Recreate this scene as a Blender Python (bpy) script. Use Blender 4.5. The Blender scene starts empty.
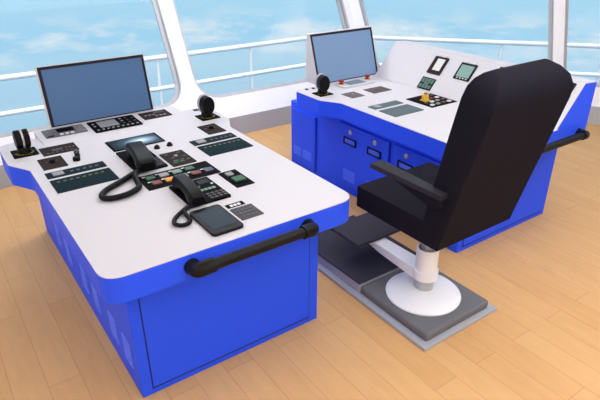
import bpy, bmesh, math, random
from mathutils import Vector, Matrix
random.seed(4)
S = bpy.context.scene
COL = S.collection
PI = math.pi

# ------------------------------------------------------------------ materials
def srgb(r, g, b):
    def f(c):
        c /= 255.0
        return c / 12.92 if c <= 0.04045 else ((c + 0.055) / 1.055) ** 2.4
    return (f(r), f(g), f(b), 1)

def mat(name, rgb, rough=0.5, metal=0.0, spec=0.5, emit=None, noise=0.0, scale=30.0):
    m = bpy.data.materials.new(name); m.use_nodes = True
    nt = m.node_tree; b = nt.nodes['Principled BSDF']
    c = srgb(*rgb)
    b.inputs['Base Color'].default_value = c
    b.inputs['Roughness'].default_value = rough
    b.inputs['Metallic'].default_value = metal
    b.inputs['Specular IOR Level'].default_value = spec
    if emit:
        b.inputs['Emission Color'].default_value = srgb(*emit[0])
        b.inputs['Emission Strength'].default_value = emit[1]
    if noise:
        tc = nt.nodes.new('ShaderNodeTexCoord'); n = nt.nodes.new('ShaderNodeTexNoise')
        n.inputs['Scale'].default_value = scale; n.inputs['Detail'].default_value = 4
        mx = nt.nodes.new('ShaderNodeMix'); mx.data_type = 'RGBA'
        mx.inputs[6].default_value = tuple(x * (1 - noise) for x in c[:3]) + (1,)
        mx.inputs[7].default_value = tuple(min(1, x * (1 + noise)) for x in c[:3]) + (1,)
        nt.links.new(tc.outputs['Object'], n.inputs['Vector'])
        nt.links.new(n.outputs['Fac'], mx.inputs[0]); nt.links.new(mx.outputs[2], b.inputs['Base Color'])
    return m

M = {
 'blue': mat('blue_paint', (48, 90, 255), 0.45, spec=0.12, noise=0.02, scale=6),
 'blue_gap': mat('dark_blue_gap', (10, 18, 70), 0.7),
 'blue_vent': mat('blue_vent_louvre', (86, 118, 252), 0.45, spec=.15),
 'top': mat('white_laminate', (212, 209, 213), 0.5, spec=0.15, noise=0.01, scale=3),
 'white': mat('white_gloss_paint', (246, 246, 247), 0.4, spec=0.3),
 'wall': mat('white_wall_paint', (254, 254, 254), 0.7, spec=0.2),
 'plinth': mat('grey_plinth_paint', (188, 192, 192), 0.7, spec=0.2),
 'frame': mat('grey_window_rubber', (196, 196, 198), 0.6, spec=0.2),
 'ceil': mat('ceiling_paint', (240, 240, 240), 0.8),
 'black': mat('black_plastic', (9, 9, 10), 0.45, spec=0.16),
 'blackrubber': mat('black_rubber_grip', (19, 17, 18), 0.45, spec=0.2),
 'blackpanel': mat('black_panel', (8, 7, 9), 0.6, spec=0.04),
 'brown': mat('dark_brown_panel', (52, 42, 40), 0.6, spec=0.04, noise=0.25, scale=60),
 'brownlight': mat('grey_brown_panel', (104, 92, 92), 0.55, spec=0.1, noise=0.2, scale=60),
 'teal': mat('dark_teal_panel', (22, 40, 46), 0.6, spec=0.04, noise=0.2, scale=40),
 'teallight': mat('grey_teal_panel', (92, 108, 112), 0.5, spec=0.1, noise=0.15, scale=40),
 'greypanel': mat('grey_panel', (110, 108, 112), 0.5, spec=0.15, noise=0.2, scale=50),
 'greydark': mat('dark_grey_panel', (74, 74, 80), 0.55, spec=0.15, noise=0.15, scale=60),
 'lcd': mat('grey_lcd', (150, 150, 152), 0.35, spec=0.2, noise=0.1, scale=30),
 'padscreen': mat('slate_touch_screen', (44, 55, 66), 0.4, spec=0.08, noise=0.15, scale=20),
 'bluegrey': mat('blue_grey_screen', (120, 138, 150), 0.35, spec=0.2),
 'silver': mat('brushed_silver', (200, 200, 204), 0.3, metal=0.6),
 'steel': mat('grey_steel_tube', (186, 186, 188), 0.32, metal=0.5),
 'keygrey': mat('grey_key', (150, 146, 148), 0.5),
 'keydark': mat('dark_key', (70, 66, 68), 0.5),
 'keywhite': mat('white_key', (225, 225, 222), 0.5),
 'keygreen': mat('green_key', (34, 88, 56), 0.5),
 'keypale': mat('pale_green_key', (122, 150, 134), 0.5),
 'keyred': mat('dark_red_key', (112, 48, 46), 0.5),
 'keyorange': mat('orange_key', (226, 150, 48), 0.5),
 'keyblue': mat('slate_blue_key', (74, 78, 98), 0.5),
 'olive': mat('olive_mark', (92, 104, 72), 0.6),
 'red': mat('red_mushroom_button', (150, 22, 22), 0.35),
 'yellow': mat('yellow_guard', (226, 178, 50), 0.4),
 'amber': mat('amber_trim', (222, 190, 140), 0.5),
 'yellowmark': mat('yellow_scale_marking', (190, 170, 40), 0.6),
 'greenpcb': mat('green_display', (24, 92, 72), 0.4, noise=0.3, scale=50),
 'greenlcd': mat('pale_green_display', (122, 158, 148), 0.35, noise=0.2, scale=25),
 'paleface': mat('pale_display', (208, 210, 206), 0.35, noise=0.1, scale=20),
 'leather': mat('charcoal_upholstery', (30, 28, 37), 0.7, spec=0.04, noise=0.04, scale=8),
 'leather2': mat('charcoal_armrest', (46, 44, 52), 0.6, spec=0.15),
 'tread': mat('charcoal_tread', (62, 59, 69), 0.75, spec=0.15, noise=0.06, scale=60),
 'mat': mat('grey_rubber_mat', (112, 112, 116), 0.8, spec=0.15, noise=0.05, scale=40),
 'plate': mat('light_grey_metal_plate', (172, 174, 182), 0.5, spec=0.3),
 'bezel': mat('black_bezel', (30, 28, 36), 0.45, spec=0.2),
 'housing': mat('pale_grey_housing', (214, 211, 213), 0.5, spec=0.2),
 'rail': mat('white_outdoor_rail', (250, 248, 248), 0.6, spec=0.2),
 'deck': mat('grey_deck', (150, 155, 160), 0.8),
 'screenL': mat('slate_blue_screen', (84, 118, 160), 0.35, spec=0.2),
 'screenR': mat('light_blue_screen', (128, 158, 194), 0.35, spec=0.2),
 'added_diffuser': mat('added_light_diffuser', (255, 255, 255), 0.6, emit=((244, 248, 255), 1.0)),  # glow of the added, unseen ceiling lights
}

def radar_mat():
    m = bpy.data.materials.new('glowing_screen'); m.use_nodes = True
    nt = m.node_tree; b = nt.nodes['Principled BSDF']
    b.inputs['Base Color'].default_value = srgb(18, 26, 32); b.inputs['Roughness'].default_value = 0.4
    b.inputs['Specular IOR Level'].default_value = 0.1
    tc = nt.nodes.new('ShaderNodeTexCoord'); mp = nt.nodes.new('ShaderNodeMapping')
    mp.inputs['Location'].default_value = (-0.62, -0.48, 0)
    gr = nt.nodes.new('ShaderNodeTexGradient'); gr.gradient_type = 'SPHERICAL'
    mp2 = nt.nodes.new('ShaderNodeMapping'); mp2.inputs['Scale'].default_value = (1.6, 1.5, 0.001)
    rp = nt.nodes.new('ShaderNodeValToRGB')
    e = rp.color_ramp.elements
    e[0].position = 0.0; e[0].color = srgb(16, 22, 26)
    e[1].position = 1.0; e[1].color = srgb(240, 248, 252)
    x = e.new(0.4); x.color = srgb(52, 78, 92)
    x = e.new(0.72); x.color = srgb(150, 180, 196)
    nt.links.new(tc.outputs['Generated'], mp.inputs['Vector']); nt.links.new(mp.outputs[0], mp2.inputs['Vector'])
    nt.links.new(mp2.outputs[0], gr.inputs['Vector']); nt.links.new(gr.outputs['Fac'], rp.inputs['Fac'])
    nt.links.new(rp.outputs['Color'], b.inputs['Emission Color']); b.inputs['Emission Strength'].default_value = 1.25
    return m
M['radar'] = radar_mat()

def glass_mat():
    m = bpy.data.materials.new('window_glass'); m.use_nodes = True
    nt = m.node_tree; nt.nodes.clear()
    o = nt.nodes.new('ShaderNodeOutputMaterial'); t = nt.nodes.new('ShaderNodeBsdfTransparent')
    g = nt.nodes.new('ShaderNodeBsdfGlossy'); g.inputs['Roughness'].default_value = 0.03
    mx = nt.nodes.new('ShaderNodeMixShader'); mx.inputs[0].default_value = 0.003
    t.inputs['Color'].default_value = (0.985, 0.99, 0.99, 1)
    nt.links.new(t.outputs[0], mx.inputs[1]); nt.links.new(g.outputs[0], mx.inputs[2]); nt.links.new(mx.outputs[0], o.inputs[0])
    return m
M['glass'] = glass_mat()

def floor_mat():
    m = bpy.data.materials.new('light_wood_planks'); m.use_nodes = True
    nt = m.node_tree; b = nt.nodes['Principled BSDF']; L = nt.links
    tc = nt.nodes.new('ShaderNodeTexCoord'); sp = nt.nodes.new('ShaderNodeSeparateXYZ'); cb = nt.nodes.new('ShaderNodeCombineXYZ')
    ax = nt.nodes.new('ShaderNodeMath'); ax.operation = 'ADD'; ax.inputs[1].default_value = 0.53 + 16
    ay = nt.nodes.new('ShaderNodeMath'); ay.operation = 'ADD'; ay.inputs[1].default_value = 20.35
    L.new(tc.outputs['Object'], sp.inputs[0]); L.new(sp.outputs['X'], ax.inputs[0]); L.new(sp.outputs['Y'], ay.inputs[0])
    L.new(ay.outputs[0], cb.inputs['X']); L.new(ax.outputs[0], cb.inputs['Y'])
    br = nt.nodes.new('ShaderNodeTexBrick')
    br.inputs['Scale'].default_value = 1.0; br.inputs['Brick Width'].default_value = 1.15; br.inputs['Row Height'].default_value = 0.16
    br.inputs['Mortar Size'].default_value = 0.0016; br.inputs['Mortar Smooth'].default_value = 0.3; br.inputs['Bias'].default_value = 0.0
    br.offset = 0.37; br.offset_frequency = 2
    br.inputs['Color1'].default_value = srgb(224, 177, 121); br.inputs['Color2'].default_value = srgb(218, 169, 113)
    br.inputs['Mortar'].default_value = srgb(190, 140, 90)
    L.new(cb.outputs[0], br.inputs['Vector'])
    mp = nt.nodes.new('ShaderNodeMapping'); mp.inputs['Scale'].default_value = (9, 1.3, 1)
    n = nt.nodes.new('ShaderNodeTexNoise'); n.inputs['Scale'].default_value = 2.2; n.inputs['Detail'].default_value = 6; n.inputs['Roughness'].default_value = 0.6
    n.inputs['Distortion'].default_value = 0.8
    L.new(tc.outputs['Object'], mp.inputs['Vector']); L.new(mp.outputs[0], n.inputs['Vector'])
    rp = nt.nodes.new('ShaderNodeValToRGB'); rp.color_ramp.elements[0].position = 0.3; rp.color_ramp.elements[1].position = 0.75
    rp.color_ramp.elements[0].color = (0.86, 0.83, 0.8, 1); rp.color_ramp.elements[1].color = (1, 1, 1, 1)
    L.new(n.outputs['Fac'], rp.inputs['Fac'])
    mx = nt.nodes.new('ShaderNodeMix'); mx.data_type = 'RGBA'; mx.blend_type = 'MULTIPLY'; mx.inputs[0].default_value = 0.7
    L.new(br.outputs['Color'], mx.inputs[6]); L.new(rp.outputs['Color'], mx.inputs[7]); L.new(mx.outputs[2], b.inputs['Base Color'])
    b.inputs['Roughness'].default_value = 0.5; b.inputs['Specular IOR Level'].default_value = 0.2
    return m
M['floor'] = floor_mat()

# ------------------------------------------------------------------ helpers
OFF = {}
def tag(o, label=None, cat=None, group=None, kind=None):
    if label: o['label'] = label
    if cat: o['category'] = cat
    if group: o['group'] = group
    if kind: o['kind'] = kind
    return o

def thing(name, loc, label, cat, group=None):
    o = bpy.data.objects.new(name, None); COL.objects.link(o)
    o.location = loc; o.empty_display_size = 0.1
    OFF[o] = Vector(loc)
    return tag(o, label, cat, group)

def link(name, me, m, parent=None, label=None):
    """mesh data in world coordinates -> object under parent (shifted to the thing's base)"""
    o = bpy.data.objects.new(name, me); COL.objects.link(o)
    if m is not None:
        me.materials.clear(); me.materials.append(M[m] if isinstance(m, str) else m)
    if parent is not None:
        off = OFF[parent]; o.parent = parent
        me.transform(Matrix.Translation(-off)); OFF[o] = off
    else:
        OFF[o] = Vector((0, 0, 0))
    if label: o['label'] = label
    return o

def obj(name, bm, m, parent=None, smooth=False, bevel=0.0, seg=2, label=None):
    bmesh.ops.recalc_face_normals(bm, faces=bm.faces)
    if bevel:
        ed = [e for e in bm.edges if len(e.link_faces) == 2 and e.calc_face_angle(0) > 0.5]
        bmesh.ops.bevel(bm, geom=ed, offset=bevel, segments=seg, profile=0.5, affect='EDGES', clamp_overlap=True)
    me = bpy.data.meshes.new(name); bm.to_mesh(me); bm.free()
    if smooth:
        for p in me.polygons: p.use_smooth = True
        try: me.set_sharp_from_angle(angle=math.radians(40))
        except Exception: pass
    o = link(name, me, m, parent, label)
    if smooth and bevel:
        wn = o.modifiers.new('weighted_normal', 'WEIGHTED_NORMAL'); wn.keep_sharp = True
    return o

def BM(): return bmesh.new()

def add_prism(bm, pts, lo, hi, F=None):
    """polygon pts (a,b) extruded along c from lo to hi; F maps (a,b,c) to world"""
    F = F or (lambda a, b, c: (a, b, c))
    v0 = [bm.verts.new(F(a, b, lo)) for a, b in pts]; v1 = [bm.verts.new(F(a, b, hi)) for a, b in pts]
    n = len(pts)
    bm.faces.new(v0[::-1]); bm.faces.new(v1)
    for i in range(n):
        bm.faces.new((v0[i], v0[(i + 1) % n], v1[(i + 1) % n], v1[i]))
    return bm

def add_box(bm, x0, x1, y0, y1, z0, z1, F=None):
    return add_prism(bm, [(x0, y0), (x1, y0), (x1, y1), (x0, y1)], z0, z1, F)

def rounded(pts, rad, seg=6):
    """round the corners of a polygon; rad is a number or a list"""
    out = []; n = len(pts)
    for i in range(n):
        r = rad[i] if isinstance(rad, (list, tuple)) else rad
        p = Vector(pts[i]); a = Vector(pts[i - 1]); b = Vector(pts[(i + 1) % n])
        if r <= 0: out.append(tuple(p)); continue
        da = (a - p).normalized(); db = (b - p).normalized()
        ang = da.angle(db); t = min(r / math.tan(ang / 2), (a - p).length * .49, (b - p).length * .49)
        s = p + da * t; e = p + db * t
        for k in range(seg + 1):
            u = k / seg
            q = s * (1 - u) ** 2 + p * 2 * u * (1 - u) + e * u ** 2
            out.append(tuple(q))
    return out

def rrect(x0, x1, y0, y1, r, seg=4): return rounded([(x0, y0), (x1, y0), (x1, y1), (x0, y1)], r, seg)

def spline(pts, n=8, closed=False):
    P = [Vector(p) for p in pts]; out = []
    N = len(P); rng = N if closed else N - 1
    for i in range(rng):
        if closed: a, b, c, d = P[(i - 1) % N], P[i], P[(i + 1) % N], P[(i + 2) % N]
        else: a, b, c, d = P[max(i - 1, 0)], P[i], P[i + 1], P[min(i + 2, N - 1)]
        for k in range(n):
            t = k / n
            out.append(0.5 * ((2 * b) + (c - a) * t + (2 * a - 5 * b + 4 * c - d) * t * t + (3 * b - a - 3 * c + d) * t ** 3))
    if not closed: out.append(P[-1])
    return out

def add_tube(bm, path, r, sides=12, cap=True):
    P = [Vector(p) for p in path]; rings = []
    up = Vector((0, 0, 1)); prev = None
    for i, p in enumerate(P):
        t = (P[min(i + 1, len(P) - 1)] - P[max(i - 1, 0)]).normalized()
        if prev is None:
            ref = up if abs(t.dot(up)) < 0.9 else Vector((1, 0, 0)); nx = t.cross(ref).normalized()
        else:
            nx = (prev - t * prev.dot(t)).normalized()
        prev = nx; ny = t.cross(nx)
        rr = r[i] if isinstance(r, (list, tuple)) else r
        rings.append([bm.verts.new(p + (nx * math.cos(2 * PI * k / sides) + ny * math.sin(2 * PI * k / sides)) * rr) for k in range(sides)])
    for a, b in zip(rings, rings[1:]):
        for k in range(sides): bm.faces.new((a[k], a[(k + 1) % sides], b[(k + 1) % sides], b[k]))
    if cap: bm.faces.new(rings[0][::-1]); bm.faces.new(rings[-1])
    return bm

def add_lathe(bm, prof, c, n=40, F=None):
    """profile (r,h) round an axis at c; F maps local (a,b,h) to world"""
    F = F or (lambda a, b, h: (c[0] + a, c[1] + b, c[2] + h))
    rings = []
    for r, h in prof:
        if r < 1e-6: rings.append([bm.verts.new(F(0, 0, h))])
        else: rings.append([bm.verts.new(F(r * math.cos(2 * PI * k / n), r * math.sin(2 * PI * k / n), h)) for k in range(n)])
    for a, b in zip(rings, rings[1:]):
        for k in range(n):
            q = [a[k % len(a)], a[(k + 1) % len(a)], b[(k + 1) % len(b)], b[k % len(b)]]
            u = []
            for v in q:
                if v not in u: u.append(v)
            if len(u) > 2: bm.faces.new(u)
    if len(rings[0]) > 1: bm.faces.new(rings[0][::-1])
    if len(rings[-1]) > 1: bm.faces.new(rings[-1])
    return bm

def plate(name, parent, x0, x1, y0, y1, m, h=0.004, r=0.004, F=None, base=0.0, label=None, bevel=0.0):
    """thin panel lying in the plane c=base of frame F"""
    return obj(name, add_prism(BM(), rrect(x0, x1, y0, y1, r, 3) if r else [(x0, y0), (x1, y0), (x1, y1), (x0, y1)], base + 0.0003, base + h, F), m, parent, label=label, bevel=bevel)

def keys(parent, name, cells, m, F, base, h=0.004):
    for x0, x1, y0, y1 in cells:
        plate(name, parent, x0, x1, y0, y1, m, h, 0.002, F, base)

def dome(name, parent, x, y, r, h, m, F, base, n=14):
    f = lambda a, b, c: F(x + a, y + b, base + c)
    return obj(name, add_lathe(BM(), [(r, -0.001), (r, h * .55), (r * .8, h * .9), (0, h)], None, n, f), m, parent, smooth=True)

H = 0.85
FT = lambda a, b, c: (a, b, H + c)             # the horizontal console top

def flat_with_holes(name, outer, holes, F, depth, m, parent=None):
    """planar polygon with holes given a thickness: F maps (a,b,c)->world, c from 0 to -depth"""
    cu = bpy.data.curves.new(name, 'CURVE'); cu.dimensions = '2D'; cu.fill_mode = 'BOTH'; cu.extrude = depth / 2
    for poly in [outer] + holes:
        sp = cu.splines.new('POLY'); sp.points.add(len(poly) - 1); sp.use_cyclic_u = True
        for i, (a, b) in enumerate(poly): sp.points[i].co = (a, b, 0, 1)
    t = bpy.data.objects.new('outline', cu); COL.objects.link(t)
    dg = bpy.context.evaluated_depsgraph_get(); dg.update()
    me = bpy.data.meshes.new_from_object(t.evaluated_get(dg))
    bpy.data.objects.remove(t); bpy.data.curves.remove(cu)
    for v in me.vertices:
        v.co = Vector(F(v.co.x, v.co.y, v.co.z - depth / 2))
    me.name = name; me.update()
    bm = bmesh.new(); bm.from_mesh(me); bmesh.ops.remove_doubles(bm, verts=bm.verts, dist=1e-5)
    bmesh.ops.recalc_face_normals(bm, faces=bm.faces); bm.to_mesh(me); bm.free()
    return link(name, me, m, parent)

def struct(o): o['kind'] = 'structure'; return o

# ------------------------------------------------------------------ the room
CX, CY, CZ = 4.25, 3.08, 0.217          # foot of the corner post
A2 = 0.91
U2 = Vector((math.cos(A2), -math.sin(A2), 0))
S2 = 0.5 * math.cos(A2)
W2 = Vector((math.sin(A2) * S2, math.cos(A2) * S2, 1)); L2 = W2.length; W2n = W2 / L2
N2 = U2.cross(W2n)
E2 = Vector((0, 0.5, 1)).normalized(); L1 = math.sqrt(1.25); N1 = Vector((1, 0, 0)).cross(E2)
O1 = Vector((0, CY, CZ)); O2 = Vector((CX, CY, CZ))
F1 = lambda a, b, c: O1 + Vector((1, 0, 0)) * a + E2 * b + N1 * c
F2 = lambda a, b, c: O2 + U2 * a + W2n * b + N2 * c
ZT = 2.62
XL, YB = -2.6, -4.2
endp = O2 + U2 * 6.5
fpoly = [(XL, YB), (endp.x, YB), (endp.x, endp.y), (CX, CY), (XL, CY)]
struct(obj('floor', add_prism(BM(), fpoly, -0.08, 0.0), 'floor'))
yt = CY + 0.5 * (ZT - CZ)
ct = O2 + W2 * (ZT - CZ) + U2 * 6.5
cpoly = [(XL, YB), (ct.x, YB), (ct.x, ct.y), (CX, yt), (XL, yt)]
struct(obj('ceiling', add_prism(BM(), cpoly, ZT, ZT + 0.06), 'ceil'))
struct(obj('wall_left', add_prism(BM(), [(YB, 0), (CY, 0), (CY, CZ), (yt, ZT), (YB, ZT)], XL - 0.08, XL, lambda a, b, c: (c, a, b)), 'wall'))
struct(obj('wall_back', add_box(BM(), XL, ct.x, YB - 0.08, YB, 0, ZT), 'wall'))
# grey plinths under the window walls
struct(obj('baseboard_front', add_box(BM(), XL, CX, CY, CY + 0.06, 0, CZ), 'plinth'))
struct(obj('baseboard_right', add_prism(BM(), [(0, 0), (6.5, 0), (6.5, CZ), (0, CZ)], 0, 0.06, lambda a, b, c: Vector((CX, CY, 0)) + U2 * a + Vector((math.sin(A2), math.cos(A2), 0)) * c + Vector((0, 0, b))), 'plinth'))

v1 = lambda z: (z - CZ) * L1
v2 = lambda z: (z - CZ) * L2
def hole1(x0, x1): return rounded([(x0, v1(0.43)), (x1, v1(0.43)), (x1, v1(2.35)), (x0, v1(2.35))], 0.30, 10)
def pt2(t, k, z): return (t + k * (z - CZ), v2(z))
h1 = hole1(-1.3, 1.745); h2 = hole1(1.888, 4.16)
h3 = rounded([pt2(.13, -.394, .43), pt2(2.182, -.146, .43), pt2(2.182, -.146, 2.35), pt2(.13, -.394, 2.35)], 0.2, 8)
h4 = rounded([pt2(2.29, -.133, .43), pt2(4.5, -.133, .43), pt2(4.5, -.133, 2.35), pt2(2.29, -.133, 2.35)], 0.2, 8)
struct(flat_with_holes('wall_front', [(XL, 0), (CX, 0), (CX, v1(ZT)), (XL, v1(ZT))], [h1, h2], F1, 0.05, 'wall'))
struct(flat_with_holes('wall_right', [(0, 0), (6.5, 0), (6.5, v2(ZT)), pt2(0, -.394, ZT)], [h3, h4], F2, 0.05, 'wall'))

def inset(poly, d):
    n = len(poly); out = []
    for i in range(n):
        p = Vector(poly[i]); a = Vector(poly[i - 1]); b = Vector(poly[(i + 1) % n])
        t = (b - a).normalized(); out.append(tuple(p + Vector((-t.y, t.x)) * d))
    return out
for i, (hp, F) in enumerate(((h1, F1), (h2, F1), (h3, F2), (h4, F2))):
    w = bpy.data.objects.new('window_%d' % (i + 1), None); COL.objects.link(w); c = F(hp[0][0], hp[0][1], 0)
    w.location = c; OFF[w] = Vector(c); w['kind'] = 'structure'
    Fd = lambda a, b, c, F=F: F(a, b, c - 0.052)
    flat_with_holes('window_frame', [tuple(p) for p in inset(hp, -0.02)], [inset(hp, 0.045)], Fd, 0.03, 'frame', w)
    Fl = lambda a, b, c, F=F: F(a, b, c - 0.001)
    flat_with_holes('window_gasket', inset(hp, 0.0005), [inset(hp, 0.008)], Fl, 0.05, 'frame', w)
    obj('window_pane', add_prism(BM(), inset(hp, 0.03), -0.07, -0.062, F), 'glass', w)

# outside: narrow deck and the white railing
struct(obj('deck', add_prism(BM(), [(XL - 1, CY + 0.2), (CX + .1, CY + 0.2), (endp.x + .1, endp.y + .2), (endp.x + 2.4, endp.y + 1.0), (5.1, 5.3), (XL - 1, 5.3)], -0.7, -0.6), 'deck'))
RC = Vector((4.927, 5.0, 0)); RD = Vector((6.682 - 4.754, 1.542 - 3.616, 0)).normalized()
rt = thing('railing', (RC.x, RC.y, -0.6), 'white tubular railing with two rails outside the windows', 'railing')
RE = RC + RD * 8
obj('top_rail', add_tube(BM(), [(-5, 5.0, .5415), (RC.x, RC.y, .5415), (RE.x, RE.y, .5415)], 0.035, 12), 'rail', rt, smooth=True)
obj('lower_rail', add_tube(BM(), [(-5, 5.0, .127), (RC.x, RC.y, .127), (RE.x, RE.y, .127)], 0.032, 12), 'rail', rt, smooth=True)
def rail_post(x, y): obj('post', add_tube(BM(), [(x, y, -.6), (x, y, .5415)], 0.022, 10), 'rail', rt, smooth=True)
for x in (-2.18, -.738, .704, 2.146, 3.588): rail_post(x, 5.0)
for d in (1.28, 2.72, 4.16, 5.60):
    p = RC + RD * d; rail_post(p.x, p.y)
sun = bpy.data.lights.new('sun', 'SUN'); sun.energy = 3.2; sun.angle = math.radians(3); sun.color = (1, .98, .95)
so = bpy.data.objects.new('sun', sun); COL.objects.link(so)
so.rotation_euler = Vector((.10, .22, -1)).to_track_quat('-Z', 'Y').to_euler()

# ------------------------------------------------------------------ console shells
def top_outline(x0, x1, y0, ywing, yend, wl, wr, right_wing=True):
    """worktop plan: straight front, S-shaped flare to a wider rear"""
    p = []; r = []
    p.append((x0, y0)); r.append(0.10)
    p.append((x1, y0)); r.append(0.10 if right_wing else 0.0)
    if right_wing:
        p += [(x1, ywing - .14), (x1 + wr, ywing + .02), (x1 + wr, yend)]; r += [0.09, 0.07, 0.09]
    else:
        p += [(x1, yend)]; r += [0.0]
    p += [(x0 - wl, yend), (x0 - wl, ywing + .02), (x0, ywing - .14)]; r += [0.09, 0.07, 0.09]
    return rounded(p, r, 8)

def louvre(parent, y0, y1, z0, z1, x, side, label=None):
    """ventilation grille of slanted slats on a face at x; side -1 = faces -x"""
    bm = BM(); n = 6
    for k in range(n):
        za = z0 + (z1 - z0) * k / n; zb = za + (z1 - z0) / n * .62
        add_prism(bm, [(x, za), (x + side * .006, za + .002), (x, zb)], y0, y1, lambda a, b, c: (a, c, b))
    return obj('vent', bm, 'blue_vent', parent, label=label)

def handrail(parent, xa, xb, y0, z0, yb, zb, e):
    bm = BM()
    path = spline([(xa, y0, z0), (xa + .004, yb + .025, z0 + .004), (xa + e * .55, yb + .004, zb - .003), (xa + e, yb, zb), (xb - e, yb, zb), (xb - e * .55, yb + .004, zb - .003), (xb - .004, yb + .025, z0 + .004), (xb, y0, z0)], 6)
    hr = obj('handrail', add_tube(bm, path, 0.026, 14), 'blackrubber', parent, smooth=True, label='black tubular handrail')
    for x, s in ((xa, 1), (xb, -1)):
        bm = BM()
        add_tube(bm, spline([(x, y0, z0), (x + s * .004, yb + .02, z0 + .004), (x + s * e * .6, yb + .003, zb - .002), (x + s * e, yb, zb)], 6), 0.034, 14)
        obj('elbow', bm, 'blackrubber', hr, smooth=True)
    for x in (xa, xb):
        f = lambda a, b, c, x=x: (x + a, y0 - c, z0 + b)
        obj('rosette', add_lathe(BM(), [(.038, 0), (.038, .008), (.03, .012), (0, .012)], None, 20, f), 'blackrubber', hr, smooth=True)
    return hr

# ---- left console
LC = thing('control_console', (0.54, 0.9, 0), 'blue console with white top carrying two telephones, in the left foreground', 'console')
bm = BM(); add_prism(bm, [(0, 0), (1.70, 0), (1.70, .715), (0, .715)], 0, 1.08, lambda a, b, c: (c, a, b))
cab = obj('cabinet', bm, 'blue', LC, bevel=.004, seg=1)
obj('rear_cabinet', add_box(BM(), 0, 1.08, 1.701, 2.05, 0, .64), 'blue', LC, bevel=.004, seg=1)
obj('panel_gap', add_box(BM(), .053, 1.019, -.0015, .002, .036, .712), 'blue_gap', cab)
obj('access_panel', add_box(BM(), .058, 1.014, -.006, .001, .046, .712), 'blue', LC, bevel=.002, seg=1)
outl = top_outline(-.117, 1.19, -.173, 1.32, 1.72, .09, .078)
obj('skirt', add_prism(BM(), outl, .72, .8445), 'blue', LC, label='blue edge band')
wt = obj('worktop', add_prism(BM(), outl, .8447, H), 'top', LC, label='white worktop')
for yc in (1.52, 1.26, .90, .66, .36, .14):
    louvre(cab, yc - .06, yc + .06, .13, .30, 0.0005, -1)
handrail(LC, .258, .876, -.172, .785, -.242, .803, .075)
# raised strip under the monitor
obj('riser', add_prism(BM(), [(1.525, H), (1.60, H + .010), (1.80, H + .014), (1.845, H + .014), (1.845, .64), (1.73, .64), (1.73, H)], .04, 1.05, lambda a, b, c: (c, a, b)), 'top', LC, label='white raised strip', bevel=.004)
def FR(a, b, c):                               # on the riser's slope
    return (a, b, H + .010 + (b - 1.60) * .02 + c)

def lever(parent, x, y, kind, ang=0.0, x0=None, x1=None, y0=None, y1=None):
    """throttle: black base plate with yellow scale and a sandwich-shaped lever head"""
    pl = plate('throttle_plate', parent, x0, x1, y0, y1, 'blackpanel', .006, .004, FT, label='black throttle plate with yellow scale')
    bm = BM()
    for k in range(9):
        a = PI * (1.08 + .84 * k / 8); cx_, cy_ = (x0 + x1) / 2, (y0 + y1) / 2 + .005
        rx, ry = (x1 - x0) * .36, (y1 - y0) * .36
        px, py = cx_ + rx * math.cos(a), cy_ + ry * math.sin(a)
        add_box(bm, px - .006, px + .006, py - .0028, py + .0028, .005, .0075, FT)
    obj('scale_marking', bm, 'yellowmark', pl)
    R = Matrix.Rotation(ang, 3, 'Z')
    def fl(a, b, c):                           # a along thickness, b fore-aft, c up
        v = R @ Vector((a, b, 0)); return (x + v.x, y + v.y, H + c)
    hub = obj('throttle_lever', add_lathe(BM(), [(.040, .004), (.044, .02), (.036, .045), (.02, .055), (0, .056)], None, 24, fl), 'black', parent, smooth=True, label='black throttle lever')
    prof = lambda s: [(s * .048 * math.cos(2 * PI * k / 28), .096 + s * .066 * math.sin(2 * PI * k / 28)) for k in range(28)]
    def disc(nm, a0, a1, s, m):
        return obj(nm, add_prism(BM(), prof(s), a0, a1, lambda b, c, a: fl(a, b, c)), m, hub, bevel=.008 if m == 'black' else .003, seg=3, smooth=True)
    if kind == 'twin':
        disc('grip', -.041, -.006, .88, 'black'); disc('grip', .006, .041, .88, 'black'); disc('spine', -.0055, .0055, 1.0, 'silver')
    else:
        disc('grip', -.020, .046, 1.0, 'black'); disc('spine', -.042, -.0205, 1.08, 'silver')
    return hub

lever(LC, -.085, 1.475, 'twin', 0.05, -.157, -.016, 1.41, 1.555)
lever(LC, 1.155, 1.470, 'single', -1.50, 1.088, 1.232, 1.403, 1.541)

# instruments of the left console
p = plate('autopilot_keypad', LC, .078, .344, 1.632, 1.795, 'greypanel', .005, .006, FR, label='grey keypad with a black display')
plate('display', p, .165, .275, 1.70, 1.775, 'blackpanel', .002, .003, FR, .005)
keys(p, 'button', [(.285 + .018 * i, .298 + .018 * i, 1.655 + .032 * j, 1.675 + .032 * j) for i in range(3) for j in range(4)], 'keygrey', FR, .005, .003)
keys(p, 'button', [(.17 + .034 * i, .192 + .034 * i, 1.645, 1.672) for i in range(3)], 'keywhite', FR, .005, .003)
keys(p, 'button', [(.09, .13, 1.642, 1.66)], 'black', FR, .005, .003)
p = plate('navigation_panel', LC, .378, .706, 1.566, 1.795, 'blackpanel', .005, .004, FR, label='black panel with a grey display and round buttons')
plate('display', p, .435, .565, 1.635, 1.765, 'lcd', .002, .002, FR, .005, label='grey display')
for i in range(9): dome('button', p, .405 + .034 * i, 1.598, .0095, .005, 'keygrey', FR, .005, 10)
for i, (x, y) in enumerate([(.405, 1.73), (.405, 1.68), (.60, 1.75), (.60, 1.70), (.64, 1.75), (.64, 1.70), (.68, 1.72), (.68, 1.66), (.64, 1.65), (.60, 1.65)]):
    dome('button', p, x, y, .009, .005, 'keygrey' if i < 4 else 'keydark', FR, .005, 10)
p = plate('alarm_panel', LC, .748, .956, 1.634, 1.785, 'brown', .005, .004, FR, label='dark brown panel on the raised strip')
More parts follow.
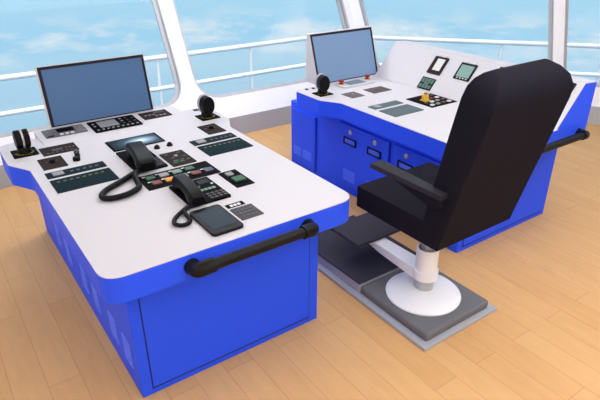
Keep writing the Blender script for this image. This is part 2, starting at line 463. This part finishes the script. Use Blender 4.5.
plate('display', p, .85, .93, 1.725, 1.765, 'greydark', .002, .002, FR, .005)
keys(p, 'button', [(.77 + .03 * i, .79 + .03 * i, 1.70, 1.715) for i in range(3)] + [(.84 + .03 * i, .86 + .03 * i, 1.665, 1.68) for i in range(3)], 'keygrey', FR, .005, .002)
p = plate('selector_panel', LC, -.003, .209, 1.349, 1.497, 'brown', .004, .003, FT)
plate('display', p, .06, .125, 1.40, 1.44, 'greydark', .002, .002, FT, .004)
keys(p, 'button', [(.02 + .028 * i, .036 + .028 * i, 1.368, 1.378) for i in range(6)] + [(.14 + .022 * i, .152 + .022 * i, 1.41, 1.43) for i in range(3)], 'keydark', FT, .004, .003)
p = plate('joystick_panel', LC, -.052, .084, 1.123, 1.308, 'brown', .004, .003, FT)
dome('knob', p, .016, 1.22, .016, .022, 'black', FT, .004); keys(p, 'button', [(-.02, -.008, 1.225, 1.237), (.036, .05, 1.225, 1.237), (.01, .022, 1.255, 1.267)], 'keydark', FT, .004, .003)
p = plate('joystick_panel', LC, .996, 1.129, 1.121, 1.310, 'brown', .004, .003, FT, label='dark brown square panel before the right lever')
dome('knob', p, 1.062, 1.22, .016, .022, 'black', FT, .004); keys(p, 'button', [(1.024, 1.036, 1.225, 1.237), (1.082, 1.096, 1.225, 1.237), (1.056, 1.068, 1.255, 1.267)], 'keydark', FT, .004, .003)
plate('button', LC, 1.142, 1.180, 1.655, 1.692, 'greydark', .006, .004, FT)
def strip_pair(root, x0, x1, sa, sb, wa, wb, m, knobm):
    p = plate('indicator_strip', root, x0, x1, sa, sb, m, .004, .003, FT)
    plate('label_plate', p, x0 + .035, x0 + .095, sa + .02, sb - .015, knobm, .003, .004, FT, .004, label='pale square on the strip')
    keys(p, 'indicator', [(x0 + .13 + .035 * i, x0 + .148 + .035 * i, sa + .03, sa + .05) for i in range(5)], 'keydark' if m == 'teal' else 'teallight', FT, .004, .001)
    p = plate('key_panel', root, x0, x1, wa, wb, m, .004, .003, FT)
    keys(p, 'key', [(x0 + .03 + .034 * i, x0 + .048 + .034 * i, wb - .05, wb - .038) for i in range(8)], 'olive' if m == 'teal' else 'greydark', FT, .004, .001)
    keys(p, 'key', [(x0 + .03 + .034 * i, x0 + .05 + .034 * i, wa + .03, wa + .042) for i in range(8)], 'teal' if m == 'teal' else 'teallight', FT, .004, .001)
strip_pair(LC, -.062, .266, .981, 1.069, .763, .949, 'teal', 'lcd')
strip_pair(LC, .826, 1.133, .981, 1.071, .768, .953, 'teal', 'keygrey')
for x, y, r in ((.145, 1.178, .022), (.165, 1.235, .016), (.176, 1.295, .017)):
    dome('knob', LC, x, y, r, .026, 'black' if r != .017 else 'keydark', FT, 0.0)
for x, y in ((.614, 1.086), (.700, 1.088)):
    f = lambda a, b, c, x=x, y=y: (x + a, y + b, H + c)
    obj('knob', add_lathe(BM(), [(.020, 0), (.020, .004), (.012, .02), (.0, .026)], None, 14, f), 'black', LC, smooth=True)
p = plate('radar_display', LC, .372, .709, 1.176, 1.372, 'blackpanel', .004, .003, FT, label='black framed screen with a bright white glow')
plate('screen', p, .386, .695, 1.186, 1.364, 'radar', .001, 0, FT, .0045, label='glowing white screen')
p = plate('joystick_panel', LC, .578, .727, .742, .970, 'brown', .004, .008, FT, label='dark brown panel with green keys')
keys(p, 'button', [(.60, .63, .785, .80), (.64, .67, .785, .80), (.61, .64, .81, .825), (.655, .675, .81, .822)], 'keygreen', FT, .004, .003)
dome('button', p, .655, .89, .012, .008, 'keygrey', FT, .004); dome('button', p, .625, .86, .010, .006, 'keydark', FT, .004)
keys(p, 'button', [(.60, .62, .93, .94), (.68, .70, .93, .94), (.69, .71, .80, .815), (.69, .71, .86, .87)], 'keydark', FT, .004, .002)
p = plate('button_panel', LC, .343, .770, .518, .717, 'blackpanel', .004, .003, FT, label='black panel with two rows of coloured push buttons')
cols = [['keygreen', 'keygrey', 'keypale', 'keygreen', None], ['keyred', 'keyorange', 'keypale', 'keyred', 'keyblue']]
for j in range(2):
    for i in range(5):
        c = cols[j][i]
        if not c: continue
        x = .378 + .078 * i - (.0 if j == 0 else -.005); y = .655 - .078 * j
        b_ = plate('push_button', p, x, x + .052, y - .018, y + .026, c, .008, .004, FT, .004, bevel=.002)
        plate('label_plate', p, x - .012, x + .03, y + .030, y + .039, 'keywhite', .002, .001, FT, .004)
p = plate('switch_panel', LC, .742, .852, .281, .505, 'blackpanel', .004, .003, FT, label='black panel with a green push button')
plate('push_button', p, .768, .808, .435, .475, 'keygrey', .008, .003, FT, .004); plate('push_button', p, .765, .830, .335, .395, 'keygreen', .012, .004, FT, .004, bevel=.002)
plate('label_plate', p, .790, .826, .405, .413, 'keypale', .002, 0, FT, .004)
p = plate('touch_panel', LC, .398, .562, -.115, .152, 'blackrubber', .016, .022, FT, label='black rounded tablet-like touch panel', bevel=.003)
plate('screen', p, .418, .545, -.075, .118, 'padscreen', .001, .004, FT, .0162, label='slate grey screen')
p = plate('fingerprint_panel', LC, .585, .706, -.050, .078, 'greydark', .004, .002, FT, label='dark grey square keypad')
keys(p, 'key', [(.60 + .024 * i, .617 + .024 * i, -.03 + .03 * j, -.012 + .03 * j) for i in range(4) for j in range(3)], 'keydark', FT, .004, .002)
p = plate('label_holder', LC, .587, .684, .095, .134, 'blackpanel', .003, .002, FT, label='small black holder with white cards')
keys(p, 'card', [(.605 + .021 * i, .621 + .021 * i, .100, .122) for i in range(3)], 'keywhite', FT, .003, .001)

# ---- right console
RCN = thing('control_console', (2.86, 0.9, 0), 'blue console with lockable doors and sloped white back panel, right of the seat', 'console')
cab = obj('cabinet', add_box(BM(), 2.33, 3.39, 0, 1.70, 0, .715), 'blue', RCN, bevel=.004, seg=1)
rcab = obj('rear_cabinet', add_box(BM(), 2.33, 3.39, 1.701, 2.10, 0, .63), 'blue', RCN, bevel=.004, seg=1)
outr = rounded([(2.187, -.173), (3.39, -.173), (3.39, 1.70), (2.095, 1.70), (2.095, 1.34), (2.187, 1.18)], [.06, 0, 0, .05, .07, .09], 8)
obj('skirt', add_prism(BM(), outr, .72, .8445), 'blue', RCN, label='blue edge band')
outw = rounded([(2.187, -.173), (3.02, -.173), (3.02, 1.70), (2.095, 1.70), (2.095, 1.34), (2.187, 1.18)], [.06, 0, 0, .05, .07, .09], 8)
obj('worktop', add_prism(BM(), outw, .8447, H), 'top', RCN, label='white worktop')
obj('rear_worktop', add_box(BM(), 3.02, 3.39, -.173, 1.70, .8447, H), 'blue', RCN)
SL = math.radians(50); SX = 3.0; SLEN = .372
tx, tz = SX + SLEN * math.cos(SL), H + SLEN * math.sin(SL)
prof = [(SX + .004, H + .0005), (tx + .003, tz - .003), (3.388, tz - .012), (3.388, H + .0005)]
obj('back_housing', add_prism(BM(), prof, -.173, 1.68, lambda a, b, c: (a, c, b)), 'blue', RCN)
Fs = lambda a, b, c: (SX + b * math.cos(SL) - c * math.sin(SL), a, H + b * math.sin(SL) + c * math.cos(SL))
obj('sloped_panel', add_prism(BM(), [(-.173, -.003), (1.68, -.003), (1.68, SLEN), (-.173, SLEN)], 0.0, .006, Fs), 'top', RCN, label='white sloped instrument panel')
obj('top_cover', add_prism(BM(), [(tx - .001, tz), (3.388, tz - .010), (3.388, tz - .004), (tx - .003, tz + .005)], -.1725, 1.68, lambda a, b, c: (a, c, b)), 'top', RCN)
obj('panel_gap', add_box(BM(), 2.385, 3.336, -.0015, .002, .036, .712), 'blue_gap', cab)
obj('access_panel', add_box(BM(), 2.390, 3.331, -.006, .001, .046, .712), 'blue', RCN, bevel=.002, seg=1)
handrail(RCN, 2.53, 3.295, -.172, .765, -.242, .783, .075)
def door(y0, y1, z0, z1, holders, vents, vz):
    obj('door_gap', add_box(BM(), 2.3285, 2.332, y0 - .006, y1 + .006, z0 - .012, z1 - .004), 'blue_gap', cab)
    d = obj('door', add_box(BM(), 2.310, 2.337, y0, y1, z0, z1), 'blue', RCN, bevel=.0025, seg=1)
    for yc in holders:
        f = lambda a, b, c, yc=yc: (2.310 - c, yc + a, .575 + b)
        obj('lock', add_lathe(BM(), [(.021, 0), (.021, .004), (.014, .010), (0, .011)], None, 18, f), 'steel', d, smooth=True, label='silver round lock')
        bm = BM()
        for (a0, a1, b0, b1) in ((-.078, .078, .512, .522), (-.078, .078, .462, .472), (-.078, -.067, .462, .522), (.067, .078, .462, .522)):
            add_box(bm, 2.300, 2.3105, yc + a0, yc + a1, b0, b1)
        obj('card_holder', bm, 'black', d, label='black card holder frame')
        obj('handle_card', add_box(BM(), 2.306, 2.3105, yc - .066, yc + .066, .472, .512), 'blue_vent', d)
    for va, vb in vents: louvre(d, va, vb, vz[0], vz[1], 2.3105, -1)
door(1.69, 2.06, .045, .568, [], [(1.905, 2.02), (1.735, 1.875)], (.125, .215))
door(.742, 1.345, .075, .628, [1.195, .895], [(1.115, 1.27), (.815, .97)], (.13, .235))
door(.085, .688, .075, .628, [.55, .25], [(.46, .615), (.16, .315)], (.13, .235))

lever(RCN, 2.222, 1.472, 'single', -1.75, 2.158, 2.292, 1.41, 1.538)
for x, y in ((2.196, 1.662), (2.262, 1.655)): plate('button', RCN, x - .012, x + .012, y - .012, y + .012, 'blackpanel', .006, .003, FT)
p = plate('joystick_panel', RCN, 2.343, 2.478, 1.228, 1.373, 'brownlight', .004, .003, FT, label='grey brown square panel beside the lever')
dome('knob', p, 2.41, 1.30, .012, .012, 'keygrey', FT, .004)
p = plate('selector_panel', RCN, 2.583, 2.785, 1.230, 1.372, 'brownlight', .004, .003, FT, label='grey brown rectangular panel')
keys(p, 'button', [(2.60 + .03 * i, 2.618 + .03 * i, 1.25 + .035 * j, 1.262 + .035 * j) for i in range(6) for j in range(3)], 'keydark', FT, .004, .002)
strip_pair(RCN, 2.285, 2.587, .890, .978, .670, .852, 'teallight', 'lcd')
# touch screen tray with two red mushroom buttons
p = plate('screen_tray', RCN, 2.475, 2.845, 1.495, 1.640, 'top', .014, .02, FT, label='white tray with a small screen', bevel=.003)
s_ = plate('display', p, 2.560, 2.745, 1.515, 1.622, 'bluegrey', .002, .004, FT, .0142, label='blue grey small screen')
for x, y in ((2.512, 1.583), (2.822, 1.590)):
    f = lambda a, b, c, x=x, y=y: (x + a, y + b, H + .014 + c)
    e = obj('emergency_button', add_lathe(BM(), [(.026, 0), (.026, .006), (.012, .008), (.012, .018), (.023, .022), (.024, .034), (.015, .042), (0, .043)], None, 20, f), 'red', p, smooth=True, label='red mushroom push button')
    obj('collar', add_lathe(BM(), [(.029, 0), (.029, .005), (0, .0055)], None, 20, f), 'amber', e)
p = plate('button_panel', RCN, 2.678, 2.968, .673, .958, 'blackpanel', .004, .003, FT, label='black square panel with white buttons and a yellow guard')
random.seed(7)
for i in range(4):
    for j in range(4):
        if (i, j) in ((0, 3), (1, 3), (0, 2), (1, 2)): continue
        x = 2.705 + .064 * i; y = .70 + .064 * j
        m_ = ['keywhite', 'keygrey', 'keypale', 'keydark', 'keyred', 'keywhite'][(i * 2 + j * 3) % 6]
        plate('push_button', p, x, x + .034, y, y + .024, m_, .008, .003, FT, .004)
bm = BM(); add_box(bm, 2.735, 2.795, .800, .860, .004, .016, FT)
g = obj('button_guard', bm, 'yellow', p, label='yellow guarded push button', bevel=.003)
f = lambda a, b, c: (2.765 + a, .83 + b, H + .016 + c)
obj('button_cap', add_lathe(BM(), [(.027, 0), (.027, .03), (.022, .042), (0, .045)], None, 20, f), 'yellow', g, smooth=True)
obj('collar', add_lathe(BM(), [(.014, .04), (.014, .052), (0, .053)], None, 16, f), 'red', g, smooth=True)
# displays on the slope
Fp = lambda a, b, c: Fs(a, b, c + .006)
p = plate('display_unit', RCN, .993, 1.140, .157, .323, 'brown', .008, .003, Fp, label='upright brown framed display with pale face')
plate('display', p, 1.020, 1.098, .192, .303, 'paleface', .002, .002, Fp, .008, label='pale display face')
for y in (1.03, 1.10): dome('clip', p, y, .335, .010, .012, 'keywhite', Fp, .002)
p = plate('display_unit', RCN, .696, .855, .168, .320, 'black', .008, .003, Fp, label='upright black framed display with pale green face')
plate('display', p, .712, .838, .190, .300, 'greenlcd', .002, .002, Fp, .008, label='pale green display face')
keys(p, 'button', [(.72 + .03 * i, .735 + .03 * i, .176, .184) for i in range(4)], 'keywhite', Fp, .008, .002)
for y in (.73, .81): dome('clip', p, y, .332, .010, .012, 'keywhite', Fp, .002)
p = plate('display_unit', RCN, .998, 1.145, .006, .117, 'blackpanel', .006, .003, Fp, label='small dark green display low on the sloped panel')
keys(p, 'segment', [(1.008 + .033 * i, 1.035 + .033 * i, .064 + .0 * i, .108) for i in range(4)] + [(1.008 + .033 * i, 1.035 + .033 * i, .016, .050) for i in range(4)], 'greenpcb', Fp, .006, .001)
plate('display', p, 1.048, 1.095, .048, .070, 'keydark', .002, .001, Fp, .006)
p = plate('chart_display', RCN, -.122, .50, .045, .353, 'bezel', .010, .004, Fp, label='large black display on the sloped panel behind the seat')
plate('screen', p, -.095, .473, .070, .330, 'screenL', .001, 0, Fp, .0105)

# ------------------------------------------------------------------ monitors
def monitor(loc, x0, x1, yb, zb, yt_, zt, wedge, smat, label):
    t = thing('monitor', loc, label, 'monitor', None)
    d = Vector((0, yt_ - yb, zt - zb)); ln = d.length; d.normalize(); nrm = Vector((1, 0, 0)).cross(d)   # towards the viewer, up
    F = lambda a, b, c: Vector((a, yb, zb)) + d * b + nrm * c
    fr = .010
    if wedge:
        bm = BM(); add_prism(bm, [(yb + .002, zb), (yt_ + .002, zt), (yt_ + .038, zt), (yb + .19, zb)], x0, x1, lambda a, b, c: (c, a, b))
    else:
        bm = BM(); add_box(bm, x0, x1, .014, ln, -.048, -.002, F)
    h = obj('housing', bm, 'housing', t, bevel=.003, seg=1)
    flat_with_holes('front_frame', [(x0, 0), (x1, 0), (x1, ln), (x0, ln)], [[(x0 + .005, .004), (x0 + .005, ln - .005), (x1 - .003, ln - .005), (x1 - .003, .004)]], lambda a, b, c: F(a, b, c + .004), .006, 'housing', t)
    flat_with_holes('bezel', [(x0 + .005, .004), (x1 - .003, .004), (x1 - .003, ln - .005), (x0 + .005, ln - .005)], [[(x0 + .027, .012), (x0 + .027, ln - .024), (x1 - .02, ln - .024), (x1 - .02, .012)]], lambda a, b, c: F(a, b, c + .002), .004, 'bezel', t)
    obj('screen', add_box(BM(), x0 + .02, x1 - .016, .006, ln - .016, -.003, -.0005, F), smat, t)
    return t
monitor((.525, 1.84, .87), .148, .887, 1.822, .8665, 1.905, 1.270, False, 'screenL', 'widescreen monitor on the left console, before the windows')
monitor((2.70, 1.75, .85), 2.343, 3.058, 1.698, .8535, 1.836, 1.272, True, 'screenR', 'widescreen monitor in a wedge housing at the rear of the right console')

# ------------------------------------------------------------------ telephones
def handset(parent, a, b, w, z0):
    """handset lying from a (far end) to b (near end): arched bar with two thick ends"""
    a = Vector(a); b = Vector(b); ax = (b - a); ln = ax.length; ax.normalize()
    sx = ax.cross(Vector((0, 0, 1))).normalized(); up = sx.cross(ax)
    bm = BM(); N = 14; rings = []
    for i in range(N + 1):
        u = i / N; e = min(u, 1 - u)
        ww = w * (.5 if e > .28 else .5 + .05 * (1 - e / .28)) * (.78 if i in (0, N) else 1)
        top = .026 + .016 * math.sin(PI * u) - (.008 if i in (0, N) else 0)
        bot = -.028 if e < .24 else (-.002 if e > .3 else -.018)
        c = a + ax * ln * u
        sec = [(-ww, bot + .008), (-ww * .8, bot), (ww * .8, bot), (ww, bot + .008), (ww, top - .018), (ww * .72, top), (-ww * .72, top), (-ww, top - .018)]
        rings.append([bm.verts.new(c + sx * p + up * q) for p, q in sec])
    for r0, r1 in zip(rings, rings[1:]):
        for k in range(8): bm.faces.new((r0[k], r0[(k + 1) % 8], r1[(k + 1) % 8], r1[k]))
    bm.faces.new(rings[0][::-1]); bm.faces.new(rings[-1])
    return obj('handset', bm, 'black', parent, smooth=True, label='black telephone handset')

def cord(parent, pts, r):
    P = spline(pts, 14); rad = [r * (1 + .05 * (1 if i % 2 else -1)) for i in range(len(P))]
    return obj('cord', add_tube(BM(), P, rad, 10), 'black', parent, smooth=True, label='black coiled cord')

T1 = thing('telephone', (.465, .95, H), 'black telephone nearer the glowing screen, its cord looping out to the left', 'telephone')
b1 = plate('base', T1, .369, .556, .770, 1.141, 'blackpanel', .010, .006, FT, bevel=.002)
keys(b1, 'key', [(.505 + .017 * i, .516 + .017 * i, .80 + .026 * j, .815 + .026 * j) for i in range(3) for j in range(5)], 'keydark', FT, .010, .003)
for y in (1.02, .80): obj('cradle', add_box(BM(), .405, .475, y - .028, y + .028, .009, .024, FT), 'black', b1, bevel=.006)
handset(T1, (.462, 1.060, .915), (.424, .735, .898), .105, 0)
cord(T1, [(.425, .75, .875), (.36, .752, .871), (.25, .685, .868), (.150, .622, .868), (.108, .56, .868), (.135, .515, .868), (.22, .51, .868), (.30, .555, .868), (.322, .63, .868), (.335, .70, .880), (.40, .775, .874)], .0155)
T2 = thing('telephone', (.55, .34, H), 'black telephone nearer the handrail, keypad showing beside its handset', 'telephone')
b2 = plate('base', T2, .440, .665, .205, .490, 'blackpanel', .012, .006, FT, bevel=.002)
keys(b2, 'key', [(.560 + .026 * i, .578 + .026 * i, .225 + .026 * j, .240 + .026 * j) for i in range(4) for j in range(3)], 'keydark', FT, .012, .003)
keys(b2, 'key', [(.555 + .023 * i, .573 + .023 * i, .330, .352) for i in range(4)], 'keypale', FT, .012, .003)
plate('display', b2, .585, .650, .41, .465, 'black', .002, .002, FT, .012); dome('button', b2, .565, .385, .010, .006, 'olive', FT, .012, 10)
keys(b2, 'button', [(.64, .652, .385, .397)], 'keywhite', FT, .012, .003)
for y in (.43, .25): obj('cradle', add_box(BM(), .465, .525, y - .022, y + .022, .011, .022, FT), 'black', b2, bevel=.006)
handset(T2, (.492, .475, .902), (.474, .185, .892), .078, 0)
cord(T2, [(.46, .215, .872), (.40, .19, .868), (.325, .135, .863), (.300, .085, .863), (.325, .052, .863), (.360, .058, .863), (.378, .090, .863), (.381, .130, .864), (.392, .175, .868), (.45, .20, .872)], .0105)

# ------------------------------------------------------------------ seat and its platform
PF = thing('chair_platform', (1.705, .08, 0), 'low grey floor platform with charcoal tread under the helm chair', 'platform')
obj('base_plate', add_box(BM(), 1.392, 2.022, -.577, .76, 0, .022), 'plate', PF, bevel=.003, seg=1)
obj('pad', add_prism(BM(), rrect(1.434, 1.978, -.545, .02, .02), .022, .078), 'mat', PF, bevel=.018, seg=3, smooth=True, label='grey rubber pad')
st = obj('step', add_box(BM(), 1.430, 1.982, .024, .735, .022, .086), 'plate', PF, bevel=.003, seg=1)
obj('tread', add_box(BM(), 1.426, 1.986, .020, .739, .086, .100), 'tread', PF, bevel=.003, seg=1, label='charcoal tread')

CH = thing('helm_chair', (1.70, -.26, .078), 'black high-backed helm chair on a white pedestal, seen from behind', 'chair')
c0 = (1.70, -.26, 0)
obj('base_disc', add_lathe(BM(), [(.226, .0785), (.228, .088), (.215, .100), (.16, .113), (.115, .124), (.085, .132), (0, .133)], c0, 56), 'white', CH, smooth=True, label='white round base')
obj('pedestal', add_lathe(BM(), [(.058, .120), (.058, .34), (0, .341)], c0, 36), 'steel', CH, smooth=True, label='silver pedestal tube')
obj('column', add_lathe(BM(), [(.038, .33), (.038, .66), (0, .661)], c0, 28), 'steel', CH, smooth=True)
sl = obj('sleeve', add_lathe(BM(), [(.060, .205), (.066, .210), (.066, .408), (.060, .412), (.056, .408), (.056, .34), (.0585, .335), (.0585, .21)], c0, 40), 'white', CH, smooth=True, label='white sleeve')
bm = BM(); add_lathe(bm, [(.067, .205), (.076, .207), (.076, .262), (.067, .265)], c0, 36)
obj('collar', bm, 'white', CH, smooth=True)
# footrest arm: tapering white beam rising forward
bm = BM(); secs = [(-.235, .060, .190, .262), (0.10, .050, .205, .262), (.22, .047, .225, .262)]
rings = []
for y, w, z0, z1 in secs:
    rings.append([bm.verts.new((1.70 + sx * w, y, z)) for sx, z in ((-1, z0), (1, z0), (1, z1), (-1, z1))])
for r0, r1 in zip(rings, rings[1:]):
    for k in range(4): bm.faces.new((r0[k], r0[(k + 1) % 4], r1[(k + 1) % 4], r1[k]))
bm.faces.new(rings[0][::-1]); bm.faces.new(rings[-1])
obj('footrest_arm', bm, 'white', CH, bevel=.006, label='white footrest arm')
obj('footrest', add_box(BM(), 1.515, 1.885, .145, .455, .262, .284), 'tread', CH, bevel=.004, seg=1)
# seat cushion: block with soft top edges
obj('seat', add_prism(BM(), rounded([(1.392, -.53), (1.992, -.53), (1.992, .052), (1.392, .052)], [0, 0, .008, .008], 3), .648, .777), 'leather', CH, bevel=.007, seg=2, smooth=True)
# backrest: leaning slab lofted along its height, rounded headrest
bm = BM(); rings = []
# (z of rear, y rear, z front, y front, half width)
rows = [(.648, -.566, .650, -.46, .2985), (.70, -.578, .71, -.44, .2985), (.942, -.638, .942, -.482, .2985), (1.25, -.716, 1.28, -.548, .2985), (1.39, -.750, 1.44, -.582, .2985),
        (1.445, -.759, 1.495, -.597, .295), (1.495, -.744, 1.528, -.612, .272), (1.535, -.714, 1.550, -.632, .232), (1.562, -.675, 1.563, -.655, .182)]
for n_, (zr, yr, zf, yf, w) in enumerate(rows):
    c = .007 if n_ < 5 else .012; xs = 1.693 - (.008 if n_ > 6 else 0)
    ring = []
    for (sx, t) in ((-1, 0), (-1, .06), (-1, .94), (-1, 1), (1, 1), (1, .94), (1, .06), (1, 0)):
        ww = w - (c if t in (0, 1) else 0)
        ring.append(bm.verts.new((xs + sx * ww, yr + (yf - yr) * t, zr + (zf - zr) * t)))
    rings.append(ring)
for r0, r1 in zip(rings, rings[1:]):
    for k in range(8): bm.faces.new((r0[k], r0[(k + 1) % 8], r1[(k + 1) % 8], r1[k]))
bm.faces.new(rings[0][::-1]); bm.faces.new(rings[-1])
br_ = obj('backrest', bm, 'leather', CH, smooth=True)
br_.modifiers.new('weighted_normal', 'WEIGHTED_NORMAL').keep_sharp = True
# left armrest: flat paddle with a tapering web below
ar = obj('armrest', add_prism(BM(), rounded([(1.346, -.585), (1.402, -.585), (1.428, -.125), (1.420, -.100), (1.342, -.092)], [.004, .004, .012, .012, .012], 4), .952, .980), 'leather2', CH, bevel=.006, seg=2, smooth=True)
obj('arm_web', add_prism(BM(), [(-.20, .953), (-.585, .953), (-.575, .90), (-.53, .880)], 1.360, 1.396, lambda a, b, c: (c, a, b)), 'leather', ar, bevel=.004, seg=2)

# ------------------------------------------------------------------ added ceiling lights: unseen, placed to brighten chosen surfaces
def added_ceiling_light(x, y, w, d, s, label):
    t = thing('added_ceiling_light', (x, y, ZT - .03), label, 'light', 'added ceiling lights')
    bm = BM()
    for (a, b, c_, e) in ((-w - .03, w + .03, -d - .03, -d), (-w - .03, w + .03, d, d + .03), (-w - .03, -w, -d, d), (w, w + .03, -d, d)):
        add_box(bm, x + a, x + b, y + c_, y + e, ZT - .03, ZT)
    obj('frame', bm, 'white', t)
    m = M['added_diffuser'].copy(); m.node_tree.nodes['Principled BSDF'].inputs['Emission Strength'].default_value = s
    obj('added_diffuser', add_box(BM(), x - w, x + w, y - d, y + d, ZT - .02, ZT - .002), m, t)
LIGHTS = [(2.0, -1.2, 1.1, 1.0, 3.3, 'added square ceiling light over the open floor before the helm chair'),  # added to brighten the near edge of the left worktop
          (.3, -2.9, .9, .9, 4.8, 'added square ceiling light nearest the back wall'),  # added to light the left console's front
          (.9, .8, .7, .7, 1.0, 'added square ceiling light above the left console'),
          (2.9, 1.2, .7, .7, 1.2, 'added square ceiling light above the right console'),
          (-1.6, 1.5, .6, .8, 3.2, 'added square ceiling light at the left nearest the windows'),
          (-1.7, -1.2, .6, .8, 2.4, 'added square ceiling light at the left nearest the back wall'),  # added to lift the faces turned towards -x
          (4.5, -1.4, .8, .8, 4.2, 'added square ceiling light at the far right'),
          (4.75, 1.7, .28, .7, 5.0, 'added small ceiling light beside the right windows'),  # added to whiten the right window wall
          (1.7, 2.85, 1.6, .25, 11.0, 'added long ceiling light along the front windows')]  # added to whiten the front wall and its mullions
for l in LIGHTS: added_ceiling_light(*l)

# ------------------------------------------------------------------ sky and sea haze beyond the glass
def world():
    w = bpy.data.worlds.new('sky'); S.world = w; w.use_nodes = True
    nt = w.node_tree; nt.nodes.clear(); L = nt.links; N = nt.nodes.new
    out = N('ShaderNodeOutputWorld'); bg = N('ShaderNodeBackground')
    tc = N('ShaderNodeTexCoord'); sp = N('ShaderNodeSeparateXYZ'); L.new(tc.outputs['Generated'], sp.inputs[0])
    # height above the cloud line: sin(elevation)
    mr = N('ShaderNodeMapRange'); mr.inputs['From Min'].default_value = -0.36; mr.inputs['From Max'].default_value = 0.14
    L.new(sp.outputs['Z'], mr.inputs['Value'])
    rp = N('ShaderNodeValToRGB'); e = rp.color_ramp.elements
    e[0].position = 0.0; e[0].color = srgb(146, 200, 228)
    e[1].position = 1.0; e[1].color = srgb(120, 186, 232)
    for pos, c in ((.12, (166, 207, 233)), (.24, (173, 213, 238)), (.32, (176, 217, 241)), (.38, (164, 214, 243)), (.50, (172, 219, 245)), (.62, (156, 208, 243))):
        x = e.new(pos); x.color = srgb(*c)
    L.new(mr.outputs[0], rp.inputs['Fac'])
    # clouds: noise squashed vertically, kept to a band
    mp = N('ShaderNodeMapping'); mp.inputs['Scale'].default_value = (9, 9, 30); mp.inputs['Location'].default_value = (1.3, .4, .2)
    L.new(tc.outputs['Generated'], mp.inputs['Vector'])
    n = N('ShaderNodeTexNoise'); n.inputs['Scale'].default_value = 1.0; n.inputs['Detail'].default_value = 8; n.inputs['Roughness'].default_value = .62
    L.new(mp.outputs[0], n.inputs['Vector'])
    cr = N('ShaderNodeValToRGB'); cr.color_ramp.elements[0].position = .46; cr.color_ramp.elements[1].position = .62
    L.new(n.outputs['Fac'], cr.inputs['Fac'])
    bd = N('ShaderNodeValToRGB'); b = bd.color_ramp.elements
    b[0].position = .30; b[0].color = (0, 0, 0, 1); b[1].position = .49; b[1].color = (0, 0, 0, 1)
    x = b.new(.335); x.color = (.55, .55, .55, 1); x = b.new(.40); x.color = (.75, .75, .75, 1)
    L.new(mr.outputs[0], bd.inputs['Fac'])
    mu = N('ShaderNodeMath'); mu.operation = 'MULTIPLY'; L.new(cr.outputs['Color'], mu.inputs[0]); L.new(bd.outputs['Color'], mu.inputs[1])
    mx = N('ShaderNodeMix'); mx.data_type = 'RGBA'; mx.inputs[7].default_value = srgb(236, 242, 246)
    L.new(mu.outputs[0], mx.inputs[0]); L.new(rp.outputs['Color'], mx.inputs[6])
    # long pale streaks low down, over the sea
    mp2 = N('ShaderNodeMapping'); mp2.inputs['Scale'].default_value = (2.0, 2.0, 50); mp2.inputs['Rotation'].default_value = (.03, 0, 0)
    L.new(tc.outputs['Generated'], mp2.inputs['Vector'])
    n2 = N('ShaderNodeTexNoise'); n2.inputs['Scale'].default_value = 1.0; n2.inputs['Detail'].default_value = 4; L.new(mp2.outputs[0], n2.inputs['Vector'])
    c2 = N('ShaderNodeValToRGB'); c2.color_ramp.elements[0].position = .42; c2.color_ramp.elements[1].position = .75
    L.new(n2.outputs['Fac'], c2.inputs['Fac'])
    b2 = N('ShaderNodeValToRGB'); q = b2.color_ramp.elements; q[0].position = .29; q[0].color = (.45, .45, .45, 1); q[1].position = .36; q[1].color = (.0, .0, .0, 1)
    L.new(mr.outputs[0], b2.inputs['Fac'])
    m3 = N('ShaderNodeMath'); m3.operation = 'MULTIPLY'; L.new(c2.outputs['Color'], m3.inputs[0]); L.new(b2.outputs['Color'], m3.inputs[1])
    mx2 = N('ShaderNodeMix'); mx2.data_type = 'RGBA'; mx2.inputs[7].default_value = srgb(200, 228, 240)
    L.new(m3.outputs[0], mx2.inputs[0]); L.new(mx.outputs[2], mx2.inputs[6])
    L.new(mx2.outputs[2], bg.inputs['Color']); bg.inputs['Strength'].default_value = 1.0
    L.new(bg.outputs[0], out.inputs[0])
world()

# ------------------------------------------------------------------ camera
cam = bpy.data.cameras.new('camera'); co = bpy.data.objects.new('camera', cam); COL.objects.link(co)
F_, yaw, pit, rol = 542.9144, .6133, .4671, -.0008
cam.sensor_width = 36; cam.lens = 36 * F_ / 600; cam.clip_start = 0.05
fw = Vector((math.sin(yaw) * math.cos(pit), math.cos(yaw) * math.cos(pit), -math.sin(pit)))
ri = Vector((math.cos(yaw), -math.sin(yaw), 0)); up = ri.cross(fw)
r2 = ri * math.cos(rol) + up * math.sin(rol); u2 = up * math.cos(rol) - ri * math.sin(rol)
co.matrix_world = Matrix(((r2.x, u2.x, -fw.x, -.4965), (r2.y, u2.y, -fw.y, -2.0626), (r2.z, u2.z, -fw.z, 2.1044), (0, 0, 0, 1)))
S.camera = co
vs = S.view_settings
S.display_settings.display_device = 'sRGB'
vs.view_transform = 'Standard'; vs.look = 'None'; vs.exposure = 0.0; vs.gamma = 1.0; vs.use_curve_mapping = False
